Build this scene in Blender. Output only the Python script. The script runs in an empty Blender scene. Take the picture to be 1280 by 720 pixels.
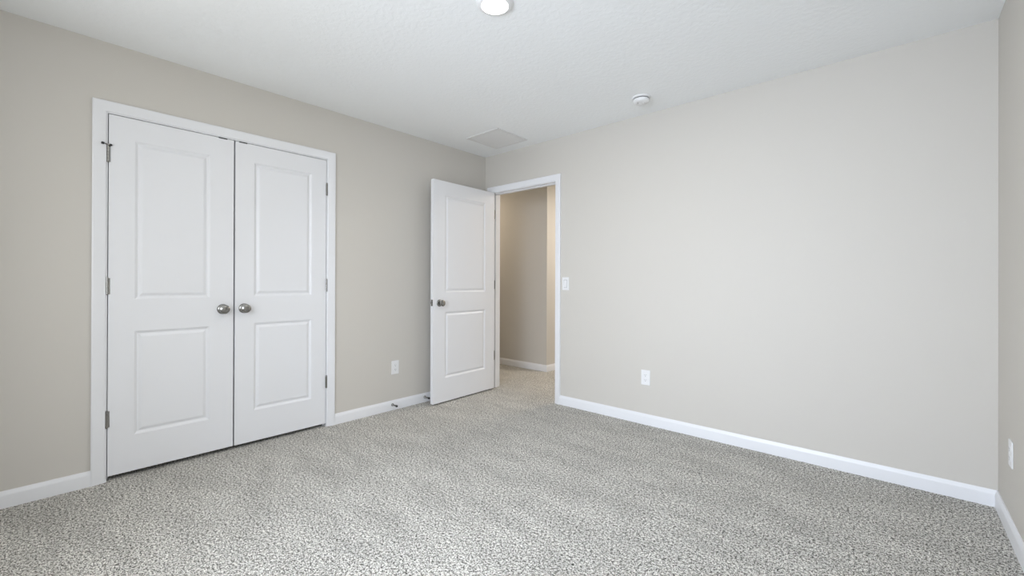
import bpy, bmesh, math, random
from mathutils import Vector, Matrix

C = bpy.context.scene.collection
S = bpy.context.scene

# ------------------------------------------------------------------ camera, light, exposure
YAW, PITCH, ROLL = 0.7278, 0.0019, 0.0030
cam_data = bpy.data.cameras.new('camera')
cam = bpy.data.objects.new('camera', cam_data); C.objects.link(cam)
cam_data.sensor_fit = 'HORIZONTAL'; cam_data.sensor_width = 36.0
cam_data.lens = 535.6 / 1280 * 36.0
cam_data.shift_x = (640 - 642.65) / 1280
cam_data.shift_y = (351.13 - 360) / 1280
cam_data.clip_start = 0.02
fwd = Vector((-math.sin(YAW) * math.cos(PITCH), math.cos(YAW) * math.cos(PITCH), math.sin(PITCH)))
right0 = Vector((math.cos(YAW), math.sin(YAW), 0)); up0 = right0.cross(fwd)
cr, sr = math.cos(ROLL), math.sin(ROLL)
right = cr * right0 + sr * up0; up = -sr * right0 + cr * up0
m = Matrix((right, up, -fwd)).transposed().to_4x4()
m.translation = Vector((3.2697, -3.2054, 1.1175))
cam.matrix_world = m
S.camera = cam

world = bpy.data.worlds.new('daylight'); S.world = world; world.use_nodes = True
wn = world.node_tree.nodes; bg = wn['Background']
bg.inputs[0].default_value = (0.72, 0.84, 1.0, 1); bg.inputs[1].default_value = 0.6

def area(name, loc, rot, sx, sy, power, col, shape='RECTANGLE', spread=math.pi):
    l = bpy.data.lights.new(name, 'AREA'); l.shape = shape; l.size = sx
    if shape in ('RECTANGLE', 'ELLIPSE'): l.size_y = sy
    l.energy = power; l.color = col; l.spread = spread
    o = bpy.data.objects.new(name, l); C.objects.link(o); o.location = loc; o.rotation_euler = rot
    return o
# daylight entering by the window in the wall behind the camera
def pane_light(x, tilt, power, col, spread=180, yaw=0):
    area('window_daylight', (x, -3.90, 1.4), (math.radians(90 - tilt), 0, math.radians(-yaw)), 0.9, 1.3, power, col, spread=math.radians(spread))
pane_light(1.33, 0, 16, (0.99, 0.985, 0.97), 180, 18); pane_light(2.2, 0, 15, (0.96, 0.99, 1.02))
pane_light(3.03, 30, 24, (0.83, 0.945, 1.15), 180, 12); pane_light(2.2, 15, 20, (0.83, 0.945, 1.15), 110)
# lamp further down the hallway, past the corner
area('hall_lamp_and_fill', (1.10, 1.65, 2.38), (0, 0, 0), 0.6, 0.6, 28, (1.0, 0.90, 0.79), 'DISK')
area('hall_lamp_and_fill', (-1.25, 0.50, 2.40), (0, 0, 0), 0.3, 0.3, 6.5, (1.0, 0.86, 0.70), 'DISK')  # unseen fill light added at the hall's left end to brighten its far wall
LED_POWER = 8.0
S.view_settings.view_transform = 'Standard'
S.view_settings.look = 'None'
S.view_settings.gamma = 1.0
S.view_settings.use_curve_mapping = False
S.view_settings.exposure = 0.04

# ------------------------------------------------------------------ materials
def mat(name, col, rough=0.5, metal=0.0):
    m = bpy.data.materials.new(name); m.use_nodes = True
    b = m.node_tree.nodes['Principled BSDF']
    b.inputs['Base Color'].default_value = (*col, 1); b.inputs['Roughness'].default_value = rough
    b.inputs['Metallic'].default_value = metal
    return m, m.node_tree, b
def bump(nt, b, scale, strength, dist, detail=3.0, ramp=None, rough=0.5):
    n = nt.nodes; tc = n.new('ShaderNodeTexCoord'); no = n.new('ShaderNodeTexNoise')
    no.inputs['Scale'].default_value = scale; no.inputs['Detail'].default_value = detail
    no.inputs['Roughness'].default_value = rough
    nt.links.new(tc.outputs['Object'], no.inputs['Vector'])
    src = no.outputs['Fac']
    if ramp:
        r = n.new('ShaderNodeValToRGB'); r.color_ramp.elements[0].position = ramp[0]; r.color_ramp.elements[1].position = ramp[1]
        nt.links.new(src, r.inputs['Fac']); src = r.outputs['Color']
    bp = n.new('ShaderNodeBump'); bp.inputs['Strength'].default_value = strength; bp.inputs['Distance'].default_value = dist
    nt.links.new(src, bp.inputs['Height']); nt.links.new(bp.outputs['Normal'], b.inputs['Normal'])

M = {}
M['wall'], nt, b = mat('painted_greige_drywall', (0.61, 0.582, 0.532), 0.62); bump(nt, b, 160, 0.12, 0.001)
M['ceiling'], nt, b = mat('textured_white_ceiling', (0.90, 0.915, 0.915), 0.85); bump(nt, b, 38, 0.24, 0.002, 3, (0.46, 0.56))
M['trim'], nt, b = mat('white_trim_paint', (0.80, 0.805, 0.82), 0.38); bump(nt, b, 90, 0.03, 0.0006)
M['door'], nt, b = mat('white_door_paint', (0.79, 0.795, 0.81), 0.42); bump(nt, b, 220, 0.04, 0.0005)
M['plastic'], nt, b = mat('white_plastic', (0.82, 0.82, 0.82), 0.35); bump(nt, b, 300, 0.02, 0.0003)
M['slot'], nt, b = mat('dark_slot', (0.05, 0.05, 0.05), 0.6); bump(nt, b, 300, 0.02, 0.0003)
M['nickel'], nt, b = mat('satin_nickel', (0.30, 0.295, 0.28), 0.20, 1.0); bump(nt, b, 500, 0.03, 0.0002)
M['rubber'], nt, b = mat('dark_rubber', (0.03, 0.03, 0.032), 0.6); bump(nt, b, 300, 0.05, 0.0003)
M['grille'], nt, b = mat('grille_paint', (0.74, 0.735, 0.72), 0.5); bump(nt, b, 300, 0.03, 0.0003)
M['duct'], nt, b = mat('duct_shade', (0.35, 0.35, 0.34), 0.7); bump(nt, b, 60, 0.05, 0.001)
M['lens'], nt, b = mat('glowing_diffuser', (0.9, 0.9, 0.88), 0.4)
b.inputs['Emission Color'].default_value = (1.0, 0.97, 0.93, 1); b.inputs['Emission Strength'].default_value = 6.0
M['glass'], nt, b = mat('window_glass', (1, 1, 1), 0.0); b.inputs['Transmission Weight'].default_value = 1.0; b.inputs['IOR'].default_value = 1.45

def carpet():
    m, nt, b = mat('flecked_frieze_carpet', (0.5, 0.48, 0.45), 1.0)
    n, L = nt.nodes, nt.links
    tc = n.new('ShaderNodeTexCoord')
    # curl the coordinates so that the tufts look like twisted yarn
    w = n.new('ShaderNodeTexNoise'); w.inputs['Scale'].default_value = 80; w.inputs['Detail'].default_value = 2
    L.new(tc.outputs['Object'], w.inputs['Vector'])
    add = n.new('ShaderNodeVectorMath'); add.operation = 'MULTIPLY_ADD'
    add.inputs[1].default_value = (0.010, 0.010, 0.0)
    L.new(w.outputs['Color'], add.inputs[0]); L.new(tc.outputs['Object'], add.inputs[2])
    v = n.new('ShaderNodeTexNoise'); v.inputs['Scale'].default_value = 230; v.inputs['Detail'].default_value = 2.0; v.inputs['Roughness'].default_value = 0.62
    L.new(add.outputs[0], v.inputs['Vector'])
    v2 = n.new('ShaderNodeTexNoise'); v2.inputs['Scale'].default_value = 90; v2.inputs['Detail'].default_value = 2
    L.new(tc.outputs['Object'], v2.inputs['Vector'])
    mixf = n.new('ShaderNodeMix'); mixf.inputs['Factor'].default_value = 0.35
    L.new(v.outputs['Fac'], mixf.inputs[2]); L.new(v2.outputs['Fac'], mixf.inputs[3])
    r = n.new('ShaderNodeValToRGB'); e = r.color_ramp.elements
    e[0].position = 0.40; e[0].color = (0.035, 0.030, 0.025, 1)
    e[1].position = 0.575; e[1].color = (0.90, 0.88, 0.83, 1)
    k = e.new(0.445); k.color = (0.16, 0.155, 0.135, 1)
    k = e.new(0.478); k.color = (0.45, 0.428, 0.382, 1)
    k = e.new(0.52); k.color = (0.74, 0.715, 0.655, 1)
    L.new(mixf.outputs[0], r.inputs['Fac'])
    # pile leaning in vacuum and foot marks: broad faint patches
    g = n.new('ShaderNodeTexNoise'); g.inputs['Scale'].default_value = 2.6; g.inputs['Detail'].default_value = 3; g.inputs['Distortion'].default_value = 0.6
    mp = n.new('ShaderNodeMapping'); mp.inputs['Rotation'].default_value = (0, 0, 0.75); mp.inputs['Scale'].default_value = (1.0, 3.0, 1.0)
    L.new(tc.outputs['Object'], mp.inputs['Vector']); L.new(mp.outputs[0], g.inputs['Vector'])
    gr = n.new('ShaderNodeMapRange'); gr.inputs['From Min'].default_value = 0.3; gr.inputs['From Max'].default_value = 0.7
    gr.inputs['To Min'].default_value = 0.93; gr.inputs['To Max'].default_value = 1.16
    L.new(g.outputs['Fac'], gr.inputs['Value'])
    mx = n.new('ShaderNodeVectorMath'); mx.operation = 'SCALE'
    v3 = n.new('ShaderNodeTexNoise'); v3.inputs['Scale'].default_value = 170; v3.inputs['Detail'].default_value = 1
    L.new(add.outputs[0], v3.inputs['Vector'])
    fk = n.new('ShaderNodeMapRange'); fk.inputs['From Min'].default_value = 0.33; fk.inputs['From Max'].default_value = 0.44
    fk.inputs['To Min'].default_value = 0.15; fk.inputs['To Max'].default_value = 1.0
    L.new(v3.outputs['Fac'], fk.inputs['Value'])
    fm = n.new('ShaderNodeVectorMath'); fm.operation = 'SCALE'
    L.new(r.outputs['Color'], fm.inputs[0]); L.new(fk.outputs[0], fm.inputs['Scale'])
    L.new(fm.outputs[0], mx.inputs[0]); L.new(gr.outputs[0], mx.inputs['Scale'])
    L.new(mx.outputs[0], b.inputs['Base Color'])
    bp = n.new('ShaderNodeBump'); bp.inputs['Strength'].default_value = 0.8; bp.inputs['Distance'].default_value = 0.009
    L.new(v.outputs['Fac'], bp.inputs['Height']); L.new(bp.outputs['Normal'], b.inputs['Normal'])
    b.inputs['Specular IOR Level'].default_value = 0.1
    return m
M['carpet'] = carpet()

# ------------------------------------------------------------------ helpers
def box(bm, x0, x1, y0, y1, z0, z1):
    vs = [bm.verts.new((x, y, z)) for x in (x0, x1) for y in (y0, y1) for z in (z0, z1)]
    for f in ((0, 1, 3, 2), (4, 6, 7, 5), (0, 4, 5, 1), (2, 3, 7, 6), (0, 2, 6, 4), (1, 5, 7, 3)):
        bm.faces.new([vs[i] for i in f])
def lathe(bm, prof, axis='z', seg=40, org=(0, 0, 0)):
    # prof: list of (radius, height); axis: the direction of growing height
    rings = []
    def pt(r, h, a):
        c, s = r * math.cos(a), r * math.sin(a)
        p = {'z': (c, s, h), '-z': (c, -s, -h), 'x': (h, c, s), '-y': (c, -h, s), 'y': (-c, h, s)}[axis]
        return (p[0] + org[0], p[1] + org[1], p[2] + org[2])
    for r, h in prof:
        if r < 1e-6: rings.append([bm.verts.new(pt(0, h, 0))])
        else: rings.append([bm.verts.new(pt(r, h, 2 * math.pi * i / seg)) for i in range(seg)])
    for a, b_ in zip(rings, rings[1:]):
        for i in range(seg):
            j = (i + 1) % seg
            if len(a) == 1 and len(b_) == 1: continue
            if len(a) == 1: bm.faces.new((a[0], b_[j], b_[i]))
            elif len(b_) == 1: bm.faces.new((a[i], a[j], b_[0]))
            else: bm.faces.new((a[i], a[j], b_[j], b_[i]))
    for rg, rev in ((rings[0], True), (rings[-1], False)):
        if len(rg) > 1: bm.faces.new(rg[::-1] if rev else rg)
def tube(bm, pts, r, seg=12):
    pts = [Vector(p) for p in pts]; rings = []
    for i, p in enumerate(pts):
        t = (pts[min(i + 1, len(pts) - 1)] - pts[max(i - 1, 0)]).normalized()
        u = t.orthogonal().normalized() if i == 0 else (u_ - t * u_.dot(t)).normalized()
        u_ = u; w = t.cross(u)
        rings.append([bm.verts.new(p + r * (math.cos(2 * math.pi * k / seg) * u + math.sin(2 * math.pi * k / seg) * w)) for k in range(seg)])
    for a, b_ in zip(rings, rings[1:]):
        for k in range(seg):
            bm.faces.new((a[k], a[(k + 1) % seg], b_[(k + 1) % seg], b_[k]))
    bm.faces.new(rings[0][::-1]); bm.faces.new(rings[-1])
def obj(name, bm, mt, parent=None, smooth=False, bevel=0.0, bseg=2, angle=35):
    bmesh.ops.recalc_face_normals(bm, faces=bm.faces)
    me = bpy.data.meshes.new(name); bm.to_mesh(me); bm.free()
    me.materials.append(M[mt] if isinstance(mt, str) else mt)
    o = bpy.data.objects.new(name, me); C.objects.link(o)
    if parent: o.parent = parent
    if smooth:
        for p in me.polygons: p.use_smooth = True
        me.set_sharp_from_angle(angle=math.radians(angle))
    if bevel:
        md = o.modifiers.new('bevel', 'BEVEL'); md.width = bevel; md.segments = bseg; md.limit_method = 'ANGLE'; md.angle_limit = math.radians(40)
    return o
def tag(o, label, cat, group=None, kind=None):
    o['label'] = label; o['category'] = cat
    if group: o['group'] = group
    if kind: o['kind'] = kind
    return o
def thing(name, loc, label, cat, group=None):
    o = bpy.data.objects.new(name, None); C.objects.link(o); o.location = loc; o.empty_display_size = 0.05
    return tag(o, label, cat, group)
def struct(name, boxes, mt, label, cat, bevel=0):
    bm = bmesh.new()
    for b_ in boxes: box(bm, *b_)
    return tag(obj(name, bm, mt, bevel=bevel), label, cat, kind='structure')
def copy_tree(o, parent=None):
    c = o.copy(); C.objects.link(c)
    if parent: c.parent = parent
    for ch in list(o.children): copy_tree(ch, c)
    return c

# ------------------------------------------------------------------ room shell
W, D, H, T = 3.6515, 3.95, 2.44, 0.115
CY0, CY1, CZ = -2.932, -1.705, 2.049           # closet opening between the jamb faces
DX0, DX1, DZ = 0.106, 0.921, 2.043             # doorway between the jamb faces
J = 0.018                                      # jamb thickness
HX, HY = 0.035, 1.035                          # hallway corner

struct('floor', [(-1.7, W + T, -D - T, 3.3, -0.12, 0.0)], 'carpet', 'beige and grey flecked carpet covering the whole floor', 'carpet')
struct('ceiling', [(-1.7, W + T, -D - T, 3.3, H, H + 0.12)], 'ceiling', 'white lightly textured ceiling above the room', 'ceiling')
struct('wall_left', [(-T, 0, -D - T, CY0 - J, 0, H), (-T, 0, CY1 + J, 0, 0, H), (-T, 0, CY0 - J, CY1 + J, CZ + J, H)],
       'wall', 'greige painted wall around the double closet doors', 'wall')
struct('wall_back', [(-1.7, DX0 - J, 0, T, 0, H), (DX1 + J, W + T, 0, T, 0, H), (DX0 - J, DX1 + J, 0, T, DZ + J, H)],
       'wall', 'long blank greige wall to the right of the open doorway', 'wall')
struct('wall_right', [(W, W + T, -D - T, 0, 0, H)], 'wall', 'greige wall sliver at the right edge of the photo', 'wall')
WX0, WX1, WZ0, WZ1 = 0.82, 3.53, 0.68, 2.08
struct('wall_front', [(0, WX0, -D - T, -D, 0, H), (WX1, W, -D - T, -D, 0, H), (WX0, WX1, -D - T, -D, 0, WZ0), (WX0, WX1, -D - T, -D, WZ1, H)],
       'wall', 'greige wall with the window behind the photographer', 'wall')
struct('wall_closet', [(-0.80, -0.74, -3.3, -1.35, 0, H), (-0.74, -T, -3.3, -3.24, 0, H), (-0.74, -T, -1.41, -1.35, 0, H)],
       'wall', 'walls of the closet behind the closed double doors', 'wall')
struct('wall_hall', [(-1.7, HX, HY, 3.3, 0, H)],
       'wall', 'shaded greige hallway wall seen through the open doorway, ending at a corner', 'wall')
struct('wall_hallway_end', [(HX, 1.5, 3.18, 3.3, 0, H), (1.5, 1.62, T, 3.3, 0, H), (-1.7, -1.6, T, HY, 0, H)],
       'wall', 'hallway walls out of sight beyond the doorway', 'wall')

# window behind the camera
wf = bmesh.new()
for a in ((WX0, WX1, WZ0, WZ0 + 0.05), (WX0, WX1, WZ1 - 0.05, WZ1), (WX0, WX0 + 0.05, WZ0, WZ1), (WX1 - 0.05, WX1, WZ0, WZ1), ((WX0 + WX1) / 2 - 0.03, (WX0 + WX1) / 2 + 0.03, WZ0, WZ1)):
    box(wf, a[0], a[1], -D - 0.09, -D - 0.04, a[2], a[3])
win = tag(obj('window_1', wf, 'trim', bevel=0.003), 'white framed window in the wall behind the photographer', 'window', kind='structure')
g = bmesh.new(); box(g, WX0 + 0.04, WX1 - 0.04, -D - 0.068, -D - 0.062, WZ0 + 0.04, WZ1 - 0.04)
obj('window_pane', g, 'glass', win)

# ------------------------------------------------------------------ baseboards
def baseboard(name, p0, p1, nrm, label):
    # moulded board from p0 to p1 on the floor, nrm points into the room
    prof = [(0, 0), (0.0125, 0), (0.0125, 0.060), (0.0115, 0.066), (0.0085, 0.072), (0.0065, 0.078), (0.0045, 0.083), (0, 0.083)]
    bm = bmesh.new(); rows = []
    for p in (p0, p1):
        rows.append([bm.verts.new((p[0] + nrm[0] * a, p[1] + nrm[1] * a, z)) for a, z in prof])
    n = len(prof)
    for i in range(n): bm.faces.new((rows[0][i], rows[0][(i + 1) % n], rows[1][(i + 1) % n], rows[1][i]))
    bm.faces.new(rows[0][::-1]); bm.faces.new(rows[1])
    return tag(obj(name, bm, 'trim', smooth=True, angle=25), label, 'baseboard', kind='structure')
CW = 0.057
baseboard('baseboard_left', (0, -D), (0, CY0 - 0.006 - CW), (1, 0), 'white baseboard left of the closet casing')
baseboard('baseboard_left', (0, CY1 + 0.006 + CW), (0, 0), (1, 0), 'white baseboard between the closet and the open door')
baseboard('baseboard_back', (DX1 + 0.006 + CW, 0), (W, 0), (0, -1), 'long white baseboard under the blank back wall')
baseboard('baseboard_right', (W, 0), (W, -D), (-1, 0), 'white baseboard running out of the photo at lower right')
baseboard('baseboard_front', (0, -D), (W, -D), (0, 1), 'white baseboard behind the photographer')
baseboard('baseboard_hall', (-1.6, HY), (HX, HY), (0, -1), 'white baseboard in the hallway beyond the doorway')
baseboard('baseboard_hall', (HX, HY - 0.0125), (HX, 3.18), (1, 0), 'white baseboard going around the hallway corner')

# ------------------------------------------------------------------ casings and jambs
def casing(bm, pts, inward, to3d):
    # pts: three-sided path (2-D a,z) of the casing's inner edge; profile measured outward from it
    prof = [(0, 0), (0, 0.007), (0.004, 0.0095), (0.016, 0.0105), (0.026, 0.0135), (0.040, 0.0155), (0.051, 0.0165), (0.057, 0.0145), (0.057, 0)]
    a0, a1, zt = pts
    rows = []
    for a, z, sa, sz in ((a0, 0.0, -1, 0), (a0, zt, -1, 1), (a1, zt, 1, 1), (a1, 0.0, 1, 0)):
        rows.append([bm.verts.new(to3d(a + sa * o_, z + sz * o_, d_)) for o_, d_ in prof])
    n = len(prof)
    for r0, r1 in zip(rows, rows[1:]):
        for i in range(n): bm.faces.new((r0[i], r0[(i + 1) % n], r1[(i + 1) % n], r1[i]))
    bm.faces.new(rows[0][::-1]); bm.faces.new(rows[-1])

# closet frame
bm = bmesh.new(); R = 0.006
casing(bm, (CY0 - R, CY1 + R, CZ + R), 1, lambda a, z, d: (d, a, z))
fr = tag(obj('trim_1', bm, 'trim', smooth=True, angle=22), 'white casing framing the double closet doors', 'door casing', kind='structure')
bm = bmesh.new()
box(bm, -T, 0.0005, CY0 - J, CY0, 0, CZ + J); box(bm, -T, 0.0005, CY1, CY1 + J, 0, CZ + J); box(bm, -T, 0.0005, CY0, CY1, CZ, CZ + J)
box(bm, -0.075, -0.041, CY0, CY0 + 0.010, 0, CZ); box(bm, -0.075, -0.041, CY1 - 0.010, CY1, 0, CZ); box(bm, -0.075, -0.041, CY0 + 0.010, CY1 - 0.010, CZ - 0.010, CZ)
obj('jamb', bm, 'trim', fr)
# doorway frame
bm = bmesh.new()
casing(bm, (DX0 - R, DX1 + R, DZ + R), 1, lambda a, z, d: (a, -d, z))
casing(bm, (DX0 - R, DX1 + R, DZ + R), 1, lambda a, z, d: (a, T + d, z))
fd = tag(obj('trim_2', bm, 'trim', smooth=True, angle=22), 'white casing framing the open doorway to the hall', 'door casing', kind='structure')
bm = bmesh.new()
box(bm, DX0 - J, DX0, -0.0005, T + 0.0005, 0, DZ + J); box(bm, DX1, DX1 + J, -0.0005, T + 0.0005, 0, DZ + J); box(bm, DX0, DX1, -0.0005, T + 0.0005, DZ, DZ + J)
box(bm, DX0, DX0 + 0.010, 0.040, 0.075, 0, DZ); box(bm, DX1 - 0.010, DX1, 0.040, 0.075, 0, DZ); box(bm, DX0 + 0.010, DX1 - 0.010, 0.040, 0.075, DZ - 0.010, DZ)
obj('jamb', bm, 'trim', fd, bevel=0.001)
bm = bmesh.new(); box(bm, DX1 - 0.0018, DX1 + 0.001, 0.004, 0.034, 0.90, 0.96)
obj('strike_plate', bm, 'nickel', fd, bevel=0.0006)['label'] = 'metal strike plate'

# ------------------------------------------------------------------ moulded two-panel doors
def leaf_mesh(w, z0, z1, th, panels):
    # local: u along width 0..w, front face at +n; panels: (u0,u1,z0,z1)
    bm = bmesh.new()
    prof = [(0.0, 0.0), (0.003, -0.0012), (0.009, -0.0055), (0.014, -0.0090), (0.020, -0.0088), (0.030, -0.0034), (0.036, -0.0015)]
    us = sorted({0, w, panels[0][0], panels[0][1]}); zs = sorted({z0, z1} | {p[2] for p in panels} | {p[3] for p in panels})
    for side in (1, -1):
        base = th / 2 * side
        cache = {}
        def V(u, z, d=0.0):
            k = (round(u, 5), round(z, 5), round(d, 5))
            if k not in cache: cache[k] = bm.verts.new((base + side * d, u, z))
            return cache[k]
        for i in range(3):
            for j in range(len(zs) - 1):
                q = (us[i], us[i + 1], zs[j], zs[j + 1])
                if i == 1 and any(abs(p[2] - q[2]) < 1e-6 and abs(p[3] - q[3]) < 1e-6 for p in panels): continue
                bm.faces.new([V(q[0], q[2]), V(q[1], q[2]), V(q[1], q[3]), V(q[0], q[3])])
        for p in panels:
            loops = []
            for ins, d in prof:
                loops.append([V(p[0] + ins, p[2] + ins, d), V(p[1] - ins, p[2] + ins, d), V(p[1] - ins, p[3] - ins, d), V(p[0] + ins, p[3] - ins, d)])
            for a, b_ in zip(loops, loops[1:]):
                for k in range(4): bm.faces.new((a[k], a[(k + 1) % 4], b_[(k + 1) % 4], b_[k]))
            bm.faces.new(loops[-1])
    bmesh.ops.remove_doubles(bm, verts=bm.verts, dist=1e-5)
    h = th / 2
    # edges of the slab: bridge the two outlines
    bm.verts.ensure_lookup_table()
    def find(x, u, z): return min(bm.verts, key=lambda v: (v.co - Vector((x, u, z))).length)
    outline = [(u, z0) for u in us] + [(w, z) for z in zs[1:]] + [(u, z1) for u in us[::-1][1:]] + [(0, z) for z in zs[::-1][1:-1]]
    n = len(outline); f = [find(h, *o) for o in outline]; k_ = [find(-h, *o) for o in outline]
    for i in range(n):
        j = (i + 1) % n; bm.faces.new((f[i], f[j], k_[j], k_[i]))
    return bm
def round_knob(parent, loc, axis='x', sign=1):
    bm = bmesh.new()
    lathe(bm, [(0, 0), (0.0325, 0), (0.0325, 0.003), (0.030, 0.007), (0.024, 0.010), (0.014, 0.0115), (0, 0.0115)], 'x', 40)
    r = obj('rosette', bm, 'nickel', None, smooth=True)
    bm = bmesh.new()
    lathe(bm, [(0.0115, 0.010), (0.0105, 0.022), (0.012, 0.028), (0.021, 0.032), (0.0275, 0.038), (0.0292, 0.044), (0.0278, 0.050), (0.022, 0.0545), (0.013, 0.057), (0.004, 0.0578), (0, 0.0578)], 'x', 40)
    k = obj('door_knob', bm, 'nickel', parent, smooth=True)
    k.location = loc
    if sign < 0: k.rotation_euler = (0, 0, math.pi)
    r.parent = k
    return k
def hinge(parent, x, y, z, plate=None):
    bm = bmesh.new()
    for i in range(5):
        za = -0.0445 + i * 0.0178
        lathe(bm, [(0, za + 0.0004), (0.0062, za + 0.0004), (0.0062, za + 0.0174), (0, za + 0.0174)], 'z', 20)
    lathe(bm, [(0, -0.048), (0.004, -0.048), (0.0052, -0.0446), (0, -0.0446)], 'z', 16)
    lathe(bm, [(0, 0.0446), (0.0052, 0.0446), (0.0045, 0.049), (0, 0.049)], 'z', 16)
    if plate: box(bm, *plate, -0.0445, 0.0445)
    h = obj('hinge', bm, 'nickel', parent, smooth=True); h.location = (x, y, z)
    return h

TH = 0.035
LW = 0.6035
# left leaf: hinged at its left edge (seen from the room)
zb, zt = 0.027, CZ - 0.004
d1 = tag(obj('door_1', leaf_mesh(LW, zb, zt, TH, [(0.110, LW - 0.130, 0.232, 0.828), (0.110, LW - 0.130, 1.010, 1.922)]), 'door', smooth=True, angle=8),
         'left leaf of the white double closet doors, with a pin stop on its top hinge', 'closet door', kind='structure')
d1.location = (-TH / 2 - 0.001, CY0 + 0.004, 0)
d2y = CY1 - 0.004 - LW - 0.003
d2 = tag(obj('door_2', leaf_mesh(LW + 0.003, zb - 0.001, zt, TH, [(0.112, LW - 0.104, 0.234, 0.832), (0.112, LW - 0.104, 1.013, 1.926)]), 'door', smooth=True, angle=8),
         'right leaf of the white double closet doors, nearer the open door', 'closet door', kind='structure')
d2.location = (-TH / 2 - 0.001, d2y, 0)
kx = TH / 2
round_knob(d1, (kx, -2.384 - d1.location.y, 0.934)); round_knob(d2, (kx, -2.262 - d2.location.y, 0.934))
for z in (1.823, 1.086, 0.345):
    hinge(d1, kx + 0.0050, -0.0045, z, (-0.0045, -0.0025, -0.007, 0.012)); hinge(d2, kx + 0.0050, LW + 0.0055, z, (-0.0045, -0.0025, -0.0055, 0.0045))
# hinge pin stop on the top left hinge
bm = bmesh.new()
lathe(bm, [(0, 0.0), (0.009, 0.0), (0.009, 0.005), (0, 0.005)], 'z', 20)
tube(bm, [(0.002, 0.004, 0.0025), (0.010, -0.008, 0.0025), (0.016, -0.018, 0.0030)], 0.0032)
tube(bm, [(0.002, 0.000, 0.0025), (0.008, 0.006, 0.0015), (0.010, 0.010, 0.0012)], 0.0032)
ps = obj('hinge_pin_stop', bm, 'nickel', d1, smooth=True); ps.location = (kx + 0.005, -0.0045, 1.870); ps['label'] = 'small metal pin stop arm on the top hinge'
bm = bmesh.new(); tube(bm, [(0.0155, -0.017, 0.0030), (0.019, -0.026, 0.0035)], 0.0065, 16); tube(bm, [(0.010, 0.009, 0.0012), (0.007, 0.015, 0.001)], 0.006, 16)
obj('stop_tip', bm, 'rubber', ps, smooth=True)
# ball catches in the head gap
for d_, u in ((d1, LW - 0.062), (d2, 0.045)):
    bm = bmesh.new(); box(bm, -0.010, 0.0190, u - 0.024, u + 0.024, zt - 0.0035, zt + 0.0036)
    obj('ball_catch', bm, 'rubber', d_, bevel=0.0004)['label'] = 'black catch plate on the top edge'

# room door, standing open at right angles into the room
RW = 0.808
pv = (0.104, -0.010)
d3 = tag(obj('door_3', leaf_mesh(RW, 0.014, DZ - 0.003, TH, [(0.140, RW - 0.133, 0.230, 0.838), (0.140, RW - 0.133, 1.016, 1.915)]), 'door', smooth=True, angle=8),
         'white two-panel room door standing open in front of the left wall', 'door', kind='structure')
SW = math.radians(1.9)                                   # swung a little past square
ox, oy = 0.010 + TH / 2, -0.006 - RW
d3.location = (pv[0] + ox * math.cos(SW) - oy * math.sin(SW), pv[1] + ox * math.sin(SW) + oy * math.cos(SW), 0)
d3.rotation_euler = (0, 0, SW)
round_knob(d3, (TH / 2, 0.073, 0.922)); round_knob(d3, (-TH / 2, 0.073, 0.922), sign=-1)
bm = bmesh.new(); box(bm, -0.0125, 0.0125, -0.0012, 0.001, 0.896, 0.954); box(bm, -0.006, 0.006, -0.0095, 0.0, 0.915, 0.935)
obj('latch', bm, 'nickel', d3, bevel=0.0008)['label'] = 'metal latch on the door edge'
for z in (1.823, 1.086, 0.345):
    h = hinge(d3, -ox, -oy, z, (0.010, 0.040, 0.0025, 0.0055))
    bm = bmesh.new(); box(bm, DX0 - 0.001, DX0 + 0.0022, 0.001, 0.036, z - 0.0445, z + 0.0445)
    obj('hinge_plate', bm, 'nickel', fd)

# ------------------------------------------------------------------ ceiling things
cl = thing('ceiling_light', (1.845, -1.75, H), 'round white recessed ceiling light glowing near the top edge of the photo', 'ceiling light')
bm = bmesh.new(); lathe(bm, [(0.066, 0.0), (0.088, 0.0), (0.0875, 0.004), (0.080, 0.010), (0.068, 0.014), (0.064, 0.014), (0.064, 0.002), (0.066, 0.0)][0:8], '-z', 64)
obj('trim_ring', bm, 'plastic', cl, smooth=True)
bm = bmesh.new(); lathe(bm, [(0.0635, 0.003), (0.0635, 0.012), (0.050, 0.015), (0.025, 0.0165), (0, 0.017)], '-z', 64)
obj('diffuser', bm, 'lens', cl, smooth=True)
led = area('ceiling_lamp', (1.845, -1.75, H - 0.020), (0, 0, 0), 0.12, 0.12, LED_POWER, (1.0, 0.93, 0.82), 'DISK')

sm = thing('smoke_detector', (1.905, -0.31, H), 'white round smoke detector on the ceiling near the back wall', 'smoke detector')
bm = bmesh.new(); lathe(bm, [(0, 0), (0.066, 0), (0.066, 0.006), (0.063, 0.010), (0.050, 0.011), (0, 0.011)], '-z', 56); obj('base', bm, 'plastic', sm, smooth=True)
bm = bmesh.new()
lathe(bm, [(0, 0.0155), (0.055, 0.0155), (0.0575, 0.019), (0.0575, 0.027), (0.054, 0.033), (0.046, 0.038), (0.030, 0.0405), (0, 0.0415)], '-z', 56)
obj('cover', bm, 'plastic', sm, smooth=True)
bm = bmesh.new(); lathe(bm, [(0, 0.010), (0.0535, 0.010), (0.0535, 0.016), (0, 0.016)], '-z', 40); obj('sensor_gap', bm, 'slot', sm)['label'] = 'dark air gap'
bm = bmesh.new(); lathe(bm, [(0, 0.040), (0.011, 0.040), (0.011, 0.0425), (0.009, 0.0435), (0, 0.0435)], '-z', 24, (0.012, 0.006, 0)); obj('test_button', bm, 'plastic', sm, smooth=True)
bm = bmesh.new(); lathe(bm, [(0, 0.040), (0.003, 0.040), (0.003, 0.0425), (0, 0.0425)], '-z', 12, (-0.016, -0.020, 0)); obj('indicator', bm, 'slot', sm)

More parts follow.
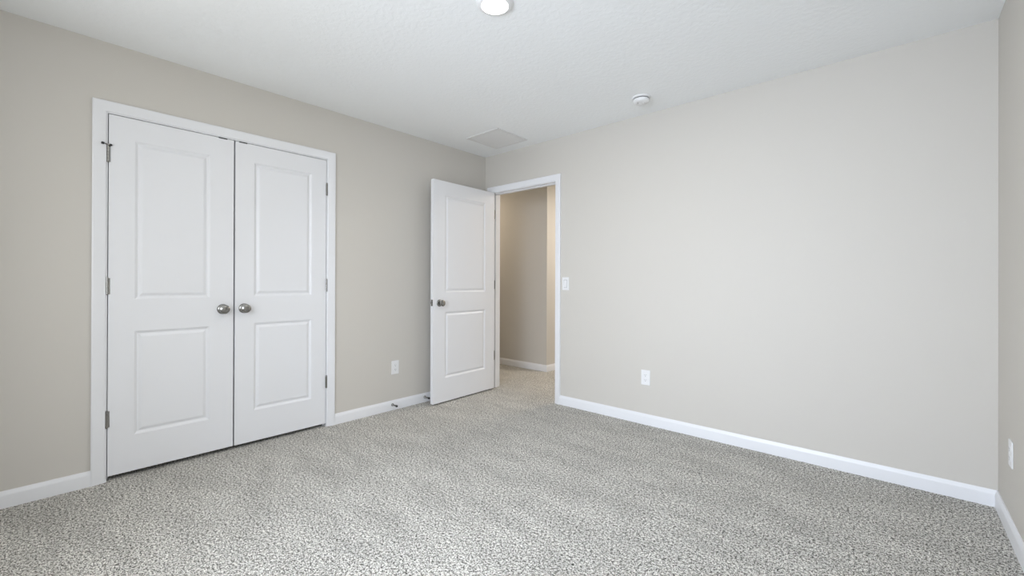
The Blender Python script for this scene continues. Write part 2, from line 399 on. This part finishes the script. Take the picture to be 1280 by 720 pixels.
vt = thing('ceiling_vent', (0.512, -0.356, H), 'square white return air grille in the ceiling corner above the door', 'vent')
s_, e_ = 0.202, 0.176
bm = bmesh.new()
for a in ((-s_, s_, -s_, -e_), (-s_, s_, e_, s_), (-s_, -e_, -e_, e_), (e_, s_, -e_, e_)): box(bm, a[0], a[1], a[2], a[3], -0.008, 0.0)
obj('frame', bm, 'grille', vt, bevel=0.0025)
bm = bmesh.new(); box(bm, -e_, e_, -e_, e_, -0.0008, -0.0002); obj('backing', bm, 'duct', vt)
bm = bmesh.new(); n = 24
for i in range(n):                                       # tilted blades
    y = -e_ + (i + 0.5) * 2 * e_ / n; w_ = e_ / n * 0.90
    vs = [(-e_, y - w_, -0.0030), (e_, y - w_, -0.0030), (e_, y + w_, -0.0068), (-e_, y + w_, -0.0068)]
    q = [bm.verts.new(v) for v in vs] + [bm.verts.new((v[0], v[1], v[2] + 0.0009)) for v in vs]
    for f in ((0, 1, 2, 3), (4, 7, 6, 5), (0, 4, 5, 1), (1, 5, 6, 2), (2, 6, 7, 3), (3, 7, 4, 0)): bm.faces.new([q[i_] for i_ in f])
obj('louvres', bm, 'grille', vt)
bm = bmesh.new()
bm.free()
for sx in (-1, 1):
    bm = bmesh.new(); lathe(bm, [(0.0045, 0.0075), (0.0045, 0.009), (0, 0.0098)], '-z', 16, (sx * 0.189, 0, 0)); obj('screw', bm, 'grille', vt)

# ------------------------------------------------------------------ wall plates (local: +x out of the wall, y along it)
def plate_mesh():
    bm = bmesh.new(); box(bm, 0, 0.0055, -0.0365, 0.0365, -0.0585, 0.0585); return bm
def outlet(loc, rz, label):
    t = thing('electrical_outlet', loc, label, 'outlet', 'white wall outlets'); t.rotation_euler = (0, 0, rz)
    obj('cover_plate', plate_mesh(), 'plastic', t, bevel=0.003, bseg=3)
    for sz in (1, -1):
        bm = bmesh.new(); zc = sz * 0.0195
        vs = []
        for k in range(32):
            a = 2 * math.pi * k / 32; y = 0.0172 * math.cos(a); z = max(-0.0130, min(0.0130, 0.0172 * math.sin(a)))
            vs.append((y, z + zc))
        f0 = [bm.verts.new((0.004, y, z)) for y, z in vs]; f1 = [bm.verts.new((0.0072, y, z)) for y, z in vs]
        bm.faces.new(f1)
        for k in range(32): bm.faces.new((f0[k], f0[(k + 1) % 32], f1[(k + 1) % 32], f1[k]))
        r = obj('receptacle', bm, 'plastic', t)
        bm = bmesh.new()
        box(bm, 0.0068, 0.0075, -0.0072, -0.0054, zc - 0.002, zc + 0.0062); box(bm, 0.0068, 0.0075, 0.0050, 0.0068, zc - 0.001, zc + 0.0056)
        lathe(bm, [(0.0024, 0.0068), (0.0024, 0.0075), (0, 0.0075)], 'x', 14, (0, 0, zc - 0.0075))
        obj('slots', bm, 'slot', r)
    bm = bmesh.new(); lathe(bm, [(0.0032, 0.005), (0.0030, 0.0064), (0, 0.0068)], 'x', 18); obj('screw', bm, 'plastic', t, smooth=True)
    return t
outlet((0, -1.098, 0.367), 0, 'white outlet on the left wall between the closet and the open door')
outlet((1.803, 0, 0.368), -math.pi / 2, 'white outlet low on the blank back wall')
outlet((W, -0.335, 0.366), math.pi, 'white outlet seen edge-on on the wall at the right edge of the photo')
sw = thing('light_switch', (1.040, 0, 1.101), 'white rocker light switch beside the doorway casing', 'light switch'); sw.rotation_euler = (0, 0, -math.pi / 2)
obj('cover_plate', plate_mesh(), 'plastic', sw, bevel=0.003, bseg=3)
bm = bmesh.new()
vs = [(0.0045, -0.0165, -0.033), (0.0045, 0.0165, -0.033), (0.0045, 0.0165, 0.033), (0.0045, -0.0165, 0.033), (0.0092, -0.016, -0.0325), (0.0092, 0.016, -0.0325), (0.0062, 0.016, 0.0325), (0.0062, -0.016, 0.0325)]
q = [bm.verts.new(v) for v in vs]
for f in ((3, 2, 1, 0), (4, 5, 6, 7), (0, 1, 5, 4), (1, 2, 6, 5), (2, 3, 7, 6), (3, 0, 4, 7)): bm.faces.new([q[i] for i in f])
obj('rocker', bm, 'plastic', sw, bevel=0.0008)
bm = bmesh.new(); box(bm, 0.0050, 0.0058, -0.0178, 0.0178, -0.0345, 0.0345); obj('rocker_gap', bm, 'slot', sw)

# ------------------------------------------------------------------ spring door stops on the left baseboard
def door_stop(y, label):
    t = thing('door_stop', (0.0125, y, 0.048), label, 'door stop', 'spring door stops on the left baseboard')
    bm = bmesh.new(); lathe(bm, [(0, 0), (0.0125, 0), (0.0125, 0.003), (0.009, 0.008), (0.006, 0.011), (0, 0.011)], 'x', 24); obj('base', bm, 'nickel', t, smooth=True)
    bm = bmesh.new(); pts = []
    for i in range(14 * 11 + 1):
        a = 2 * math.pi * i / 14; pts.append((0.010 + 0.048 * i / (14 * 11), 0.0048 * math.cos(a), 0.0048 * math.sin(a)))
    tube(bm, pts, 0.0017, 8)
    obj('spring', bm, 'nickel', t, smooth=True)
    bm = bmesh.new(); lathe(bm, [(0, 0.056), (0.0075, 0.056), (0.0092, 0.060), (0.0092, 0.068), (0.0075, 0.072), (0, 0.072)], 'x', 24); obj('tip', bm, 'rubber', t, smooth=True)
    return t
door_stop(-1.130, 'metal spring door stop on the baseboard under the left wall outlet')
door_stop(-0.790, 'metal spring door stop on the baseboard beside the open door edge')
